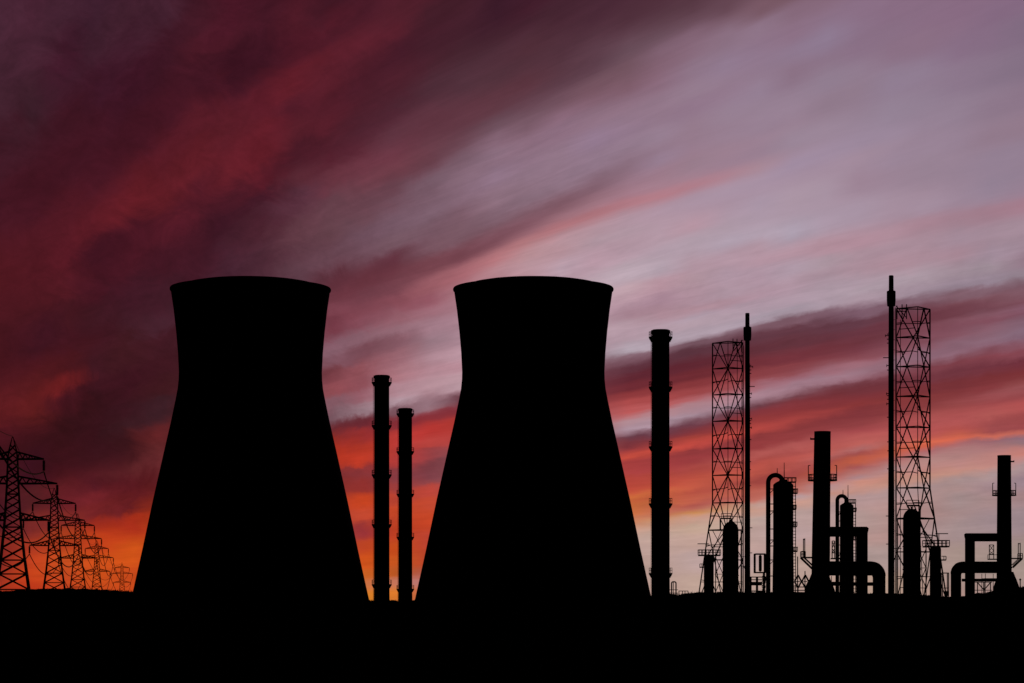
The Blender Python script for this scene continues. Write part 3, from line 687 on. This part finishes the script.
# ------------------------------------------------------------------ boiler chimneys with arched ducts (left one nearer, right one its mirror image)
def duct_path(pts, rad, n=6):
    """polyline with rounded corners"""
    P = [Vector(p) for p in pts]; out = [P[0]]
    for i in range(1, len(P)-1):
        a = (P[i-1]-P[i]).normalized(); c = (P[i+1]-P[i]).normalized()
        q0, q1 = P[i]+a*rad, P[i]+c*rad
        for k in range(n+1):
            t = k/n; out.append(q0*(1-t)**2+P[i]*2*t*(1-t)+q1*t*t)
    out.append(P[-1]); return out
def boiler_unit(m, D, cx, near, gz=0.):
    S = 650/F
    def X(px): return m*(px-823)*S
    def Z(y): return (HOR-y)*S+EYE
    ox = PX(cx, D)
    w = 'taller' if near else 'shorter'
    root = empty('chimney', (ox, D, gz), ('stout flat-topped chimney with side platforms, among the columns' if near else 'stout flat-topped chimney with side platforms, rightmost of all chimneys'), 'chimney', 'stout flat-topped chimneys')
    b = MB()
    rT, rB = 8.2*S, 9.1*S
    b.lathe([(rB, -3), (rB, Z(573)), (rB, Z(552)), (8.7*S, Z(500)), (rT, Z(431.4)), (rT*.8, Z(431.3)), (rT*.8, Z(440)), (.02, Z(440))], 40)
    if near:      # the nearer chimney leans very slightly
        H = Z(431); b.v = [(x-2.3*S*max(0, 1-z/H), y, z) for x, y, z in b.v]
    b.build('shaft', 'vessel', root, True)
    MB().lathe([(16.5*S, -3), (15.6*S, Z(592.5)), (13*S, Z(585)), (10.5*S, Z(579)), (8.6*S, Z(574)), (.02, Z(573))], 32, (-m*2.6*S, 0, 0)).build('base_skirt', 'vessel', root, True)
    b = MB(); b.tube([(X(817), 0, Z(439)), (X(811.2), 0, Z(439))], .22, 8); b.box((X(811.4), -.3, Z(439.8)), (X(810.8), .3, Z(437.6))); b.build('lightning_bracket', 'steel', root)
    # ring platform high up
    b = MB(); z = Z(481); r = 14.6*S
    b.lathe([(rT+.02, z), (r, z), (r, z+.35), (rT+.02, z+.35)], 32, close=True); pl = b.build('platform', 'steel', root)
    b = MB()
    for k in range(12):
        a = 2*math.pi*k/12+.0; tall = k in (0, 6)
        b.bar((r*.97*math.cos(a), r*.97*math.sin(a), z), (r*.97*math.cos(a), r*.97*math.sin(a), z+(3.9 if tall else 1.6)), .2)
    for zz in (z+.8, z+1.6): b.tube([(math.cos(2*math.pi*k/32)*r*.97, math.sin(2*math.pi*k/32)*r*.97, zz) for k in range(33)], .09, 5, False)
    b.bar((r*.97, 0, z+3.9), (r*.97-.5, 0, z+3.9), .18); b.bar((-r*.97, 0, z+3.9), (-r*.97+.5, 0, z+3.9), .18)
    b.build('railing', 'steel', pl)
    # cantilever sampling platform on the outer side
    b = MB(); x0, x1 = X(801.5), X(815)
    b.box((x0, -1.6, Z(558.3)), (x1, 1.6, Z(556.9)))
    for y in (-1.2, 1.2): b.bar((x0, y, Z(558)), (X(813), y, Z(569)), .3); b.bar((X(805), y, Z(558)), (X(813.5), y, Z(566)), .2)
    p2 = b.build('side_platform', 'steel', root)
    b = MB()
    for y in (-1.5, 1.5):
        for px, yt in ((801.8, 551.5), (804.6, 538.5), (807.5, 551.5) if False else (805.2, 551.5)): b.bar((X(px), y, Z(557)), (X(px), y, Z(yt)), .22)
        b.bar((X(801.8), y, Z(551.5)), (X(805.2), y, Z(551.5)), .22); b.bar((X(801.8), y, Z(554)), (X(805.2), y, Z(554)), .16)
    b.box((X(803.6), -.3, Z(540)), (X(805.2), .3, Z(539)))
    b.build('railing', 'steel', p2)
    # inner service deck with a braced cage
    b = MB(); b.box((X(832), -2, Z(559.2)), (X(842), 2, Z(557.9)))
    p3 = b.build('side_platform', 'steel', root)
    b = MB(); xl, xr = (832.6, 835.2) if near else (835.8, 841.2)
    for px in (xl, xr): b.bar((X(px), 0, Z(558)), (X(px), 0, Z(541)), .22)
    for ya, yb in ((541, 548.5), (548.5, 552.5)):
        b.bar((X(xl), 0, Z(ya)), (X(xr), 0, Z(yb)), .16); b.bar((X(xr), 0, Z(ya)), (X(xl), 0, Z(yb)), .16)
    for y in (541, 552.5): b.bar((X(xl), 0, Z(y)), (X(xr), 0, Z(y)), .22)
    b.bar((X(843), 0, Z(558)), (X(843), 0, Z(553)), .16); b.bar((X(832), 0, Z(553)), (X(843), 0, Z(553)), .16)
    b.build('ladder_cage', 'steel', p3)
    # ducts: one thing, three flues turning down into the ground
    du = empty('flue_duct', (ox, D+1, gz), ('thick arched ducts curving down on the right of the nearer stout chimney' if near else 'thick arched ducts curving down on the left of the rightmost chimney'), 'duct', 'arched flue ducts')
    b = MB()
    xa = 864. if near else 862.8; ra = 5.9 if near else 6.1; xb = 879.6 if near else 882.
    b.tube([(X(826), 2, Z(531.4)), (X(xa+ra-1), 2, Z(531.4)), (X(xa+ra-.2), 2, Z(531.6))], [5.1*S, 5.1*S, 4.2*S], 24)
    b.tube([(X(xa), 2, -3), (X(xa), 2, Z(532)), (X(xa-.3), 2, Z(527.4)), (X(xa-.3), 2, Z(526.4))], [ra*S, ra*S, (ra-.2)*S, (ra-1.2)*S], 24)
    b.build('upper_duct', 'vessel', du, True)
    b = MB(); pth = duct_path([(X(826), -1, Z(568.4)), (X(xb), -1, Z(568.4)), (X(xb), -1, -3)], 9*S, 10)
    b.tube(pth, [7.2*S]*2+[7.1*S]*4+[6.8*S]*5+[6.4*S]*(len(pth)-11), 24); b.build('lower_duct', 'vessel', du, True)
    b = MB(); b.tube([(X(826), 0, Z(584)), (X(874), 0, Z(584))], 1.9*S, 14); b.build('cross_pipe', 'vessel', du, True)
    b = MB()
    for yy in (-1, 5):
        for px in (832, 846): b.bar((X(px), yy, 0), (X(px), yy, Z(576)), .16)
        b.bar((X(832), yy, Z(582)), (X(846), yy, Z(582)), .16)
    for px in (832, 846): b.bar((X(px), -1, Z(582)), (X(px), 5, Z(582)), .16)
    b.build('support_frame', 'steel', du)
boiler_unit(1, 650., 822.5, True)
boiler_unit(-1, 795., 1004.2, False, 2.2)

# lattice bridge under the ducts of the right unit, and the small truss in front
def small_truss():
    D = 780.
    def P(px, y, d=0): return Vector((PX(px, D), d, PZ(y, D)))
    o = empty('truss_bridge', (0, D, 0), 'low cross-braced truss below the ducts of the rightmost chimney', 'truss')
    b = MB()
    b.bar(P(975, 594.5), P(992, 594.5), .3); b.bar(P(970, 590.2), P(992, 590.2), .2)
    for px, w in ((977.5, .26), (984, .4), (990.5, .26)): b.bar(P(px, 602), P(px, 582), w)
    b.bar(P(977.5, 582.5), P(984, 590), .3); b.bar(P(990.5, 582.5), P(984, 590), .3)
    b.build('truss', 'steel', o)
    b = MB(); b.box((PX(975, D), -.2, PZ(582.6, D)), (PX(992, D), 1.2, PZ(581.8, D))); b.build('walkway', 'steel', o)
small_truss()

# ------------------------------------------------------------------ process columns with goosenecks
def column(px, D, hw, ytop, leg_px, leg_r, ygoose, ant, plats, label, ties, ybase=602):
    root = empty('process_column', (PX(px, D), D, 0), label, 'column', 'process columns with goosenecks')
    S = D/F
    def X(p): return (p-px)*S
    def Z(y): return (HOR-y)*S+EYE
    r = hw*S; zt = Z(ytop); zs = zt-r*.55
    pr = [(r*1.09, -.5), (r*1.04, Z(570)), (r, Z(545)), (r, zs)]+[(r*(1-.35*(i/5)**1.5), zs+(zt-zs)*.55*(i/5)) for i in range(1, 6)]+[(r*.42, zt-.25*(zt-zs)), (r*.36, zt), (.02, zt)]
    MB().lathe(pr, 40).build('shell', 'vessel', root, True)
    b = MB(); rg = leg_r*S; xl = X(leg_px)
    x2 = X(px-.5)
    rr = (x2-xl)/2; zc = Z(ygoose)-rg-rr
    pts = [(xl, 0, 0), (xl, 0, zc)]+[(xl+rr-rr*math.cos(a), 0, zc+rr*math.sin(a)) for a in [math.pi*i/14 for i in range(1, 14)]]+[(x2, 0, zc), (x2, 0, zt-1)]
    b.tube(pts, rg, 16); b.build('gooseneck_pipe', 'vessel', root, True)
    b = MB()
    for y in ties: b.bar((xl, 0, Z(y)), (-r*.9, 0, Z(y)), .24)
    for y in ties[::2]: b.bar((xl, 0, Z(y+6)), (-r*.9, 0, Z(y)), .16)
    b.build('pipe_tie', 'steel', root)
    for x0, x1, y in plats:
        b = MB(); b.box((X(x0), -1.3, Z(y)-.28), (X(x1), 1.3, Z(y))); p = b.build('platform', 'steel', root)
        b = MB(); h = .95 if hw > 8 else .8
        xa = max(X(x0), r*.75) if x0 > px+hw-2 else X(x0)
        for yy in (-1.2, 1.2):
            for i in range(4):
                x = xa+(X(x1)-xa)*i/3; b.bar((x, yy, Z(y)), (x, yy, Z(y)+h), .16)
            b.bar((xa, yy, Z(y)+h), (X(x1), yy, Z(y)+h), .18)
        b.bar((X(x1), -1.2, Z(y)+h), (X(x1), 1.2, Z(y)+h), .18)
        b.build('railing', 'steel', p)
    # caged ladder on the right
    b = MB(); x = r+.55
    for o in (-.3, .3): b.bar((x, o, Z(592)), (x, o, zs+.8), .12)
    y = 592
    while Z(y) < zs: b.bar((r, -.3, Z(y)), (x+.1, -.3, Z(y)), .15); y -= 3.2
    b.build('ladder', 'steel', root)
    for xx, ya, yb in ant:
        b = MB(); b.tube([(X(xx), 0, Z(yb)), (X(xx), 0, Z(ya))], [.14, .07], 6); b.build('antenna', 'steel', root)
column(783.2, 652., 10.1, 479.5, 768.2, 2.3, 472.8, [(784.2, 462.5, 482), (777.2, 468, 476)],
       [(784, 795.6, 481.6), (791, 797.2, 492.8), (791, 795.8, 509), (791, 796.6, 526), (791, 797, 551)],
       'thick process column with a gooseneck pipe, left of the nearer stout chimney', [489, 504, 511, 529, 540, 546, 560, 576])
column(846.7, 700., 6.8, 502, 837.3, 1.9, 494, [(848, 485, 503), (843, 490, 497)],
       [(848, 855.2, 502.6), (851, 855.8, 511), (851, 856, 539)],
       'thinner process column with a gooseneck pipe, rising behind the arched ducts', [512, 521, 529, 545, 553])

# ------------------------------------------------------------------ small plant between the flare and the thick column
def valve_rack():
    D = 640.
    def P(px, y, d=0): return Vector((PX(px, D)-ox, d, PZ(y, D)))
    ox = PX(800, D); o = empty('valve_manifold', (ox, D, 0), 'low valve manifold of crossed handwheels between thick column and stout chimney', 'valve rack')
    b = MB()
    for px, y in ((797.6, 556.5), (805, 571)): b.tube([P(px, 600), P(px, y)], .13, 6)
    for y in (590.3, 592.6, 587): b.tube([P(793, y), P(813, y)], .14, 6)
    b.build('pipe', 'steel', o)
    for px in (798, 805.3):
        b = MB(); c = 581.5
        for d in (-.4, .4):
            b.bar(P(px-3.4, c, d), P(px, c-6.5, d), .3); b.bar(P(px+3.4, c, d), P(px, c-6.5, d), .3)
            b.bar(P(px-3.4, c, d), P(px, c+6.5, d), .3); b.bar(P(px+3.4, c, d), P(px, c+6.5, d), .3)
        b.tube([P(px-2, c), P(px+2, c)], .12, 6); b.tube([P(px, c+5), P(px, 600)], .15, 6)
        b.build('valve', 'steel', o)
valve_rack()
def service_frame():
    D = 700.
    ox = PX(758, D)
    def P(px, y, d=0): return Vector((PX(px, D)-ox, d, PZ(y, D)))
    o = empty('service_gantry', (ox, D, 0), 'small steel service gantry holding an upright drum, between flare pipe and thick column', 'steel gantry')
    b = MB()
    for px in (755.2, 765.3):
        for y in (554, 572.5): b.bar(P(px, y, 0), P(px, y, 3), .25)
    for px in (751, 757.5, 764.5):
        for y in (577, 591): b.bar(P(px, y, 0), P(px, y, 3), .25)
    for d in (0, 3):
        for px in (755.2, 765.3): b.bar(P(px, 573, d), P(px, 554, d), .3)
        b.bar(P(755.2, 554, d), P(765.3, 554, d), .36); b.bar(P(755.2, 572.5, d), P(765.3, 572.5, d), .36)
        for px in (751, 757.5, 764.5): b.bar(P(px, 604, d), P(px, 577 if px < 764 else 573, d), .34)
        b.bar(P(750, 577, d), P(766, 577, d), .24); b.bar(P(750, 579.7, d), P(766, 579.7, d), .2)
        b.bar(P(750, 591, d), P(766, 591, d), .26)
    b.build('frame', 'steel', o)
    b = MB(); b.box(tuple(P(750, 585.4, -.3)), tuple(P(762, 581.8, 3.3))); b.build('platform', 'steel', o)
    b = MB(); b.lathe([(.2, 0), (.42, .3), (.42, 4.2), (.2, 4.5)], 14, tuple(P(760.8, 571.6, 1.5))); b.build('drum', 'vessel', o, True)
    b = MB()
    p0, p1 = P(766.5, 577, 1), P(760, 602, 1)
    for d in (-.6, .6): b.bar(p0+Vector((0, d, 0)), p1+Vector((0, d, 0)), .2)
    for i in range(9): q = p0.lerp(p1, (i+.5)/9); b.box((q.x-.25, q.y-.6, q.z-.06), (q.x+.25, q.y+.6, q.z+.06))
    b.build('stair', 'steel', o)
    b = MB()
    for i in range(3):
        z = 577.5+i*4.6; pts = [P(763.6+1.7*math.cos(a), z+1.9*math.sin(a), -.4) for a in [k*math.pi/6 for k in range(13)]]
        b.tube(pts, .1, 5, False)
    b.build('handwheel', 'steel', o)
service_frame()
def low_bits():
    # portal and low rail right of the thick chimney
    D = 790.; ox = PX(673, D)
    def P(px, y, d=0): return Vector((PX(px, D)-ox, d, PZ(y, D)))
    o = empty('pipe_portal', (ox, D, 0), 'small pipe portal standing just right of the thick chimney foot', 'pipe portal')
    b = MB()
    b.tube(duct_path([P(671.6, 604), P(671.6, 581.8), P(676, 581.8), P(676, 604)], .5, 4), .2, 8)
    b.tube([P(673.3, 604), P(673.3, 582)], .12, 6); b.build('pipe', 'steel', o)
    b = MB(); b.bar(P(668, 589.8), P(678, 589.8), .2); b.bar(P(668, 593), P(678, 593), .2); b.bar(P(668, 604), P(668, 589.8), .2); b.build('rail', 'steel', o)
    ox = PX(684, D)
    o = empty('guard_rail', (ox, D, 0), 'low guard rail on the ground between thick chimney and left derrick', 'railing')
    b = MB()
    for px in (679, 682.5, 685, 688): b.bar(P(px, 604), P(px, 591), .22)
    b.build('post', 'steel', o)
    b = MB(); b.bar(P(678.5, 591), P(688.3, 591), .22); b.build('rail', 'steel', o)
    ox = PX(946, 860); D = 860.
    o = empty('stair_tower', (ox, D, 0), 'small braced stair tower at the right foot of the right derrick', 'stair tower')
    b = MB()
    for y in (573, 588):
        for px in (942.5, 948.6): b.bar(P(px, y, 0), P(px, y, 2.5), .25)
    for d in (0, 2.5):
        b.bar(P(942.5, 604, d), P(942.5, 573, d), .3); b.bar(P(948.6, 604, d), P(948.6, 573, d), .3); b.bar(P(942.2, 573, d), P(948.8, 573, d), .3)
        b.bar(P(942.5, 588, d), P(948.6, 588, d), .25)
    b.build('frame', 'steel', o)
    b = MB(); b.box(tuple(P(944.5, 596, .2)), tuple(P(948.4, 591, .5))); b.build('cabinet', 'steel', o)
    b = MB(); D = 700.; ox = PX(1020.2, D)
    o = empty('vent_pipe', (ox, D, 0), 'thin vent pipe on the mound at the right edge of the photo', 'vent pipe')
    b.tube([P(1020.2, 600), P(1020.2, 580)], .14, 6); b.build('pipe', 'steel', o)
    b = MB(); b.lathe([(.1, 0), (.3, .1), (.3, .3), (.02, .6)], 10, tuple(P(1020.2, 580.5))); b.build('cowl', 'steel', o)
low_bits()
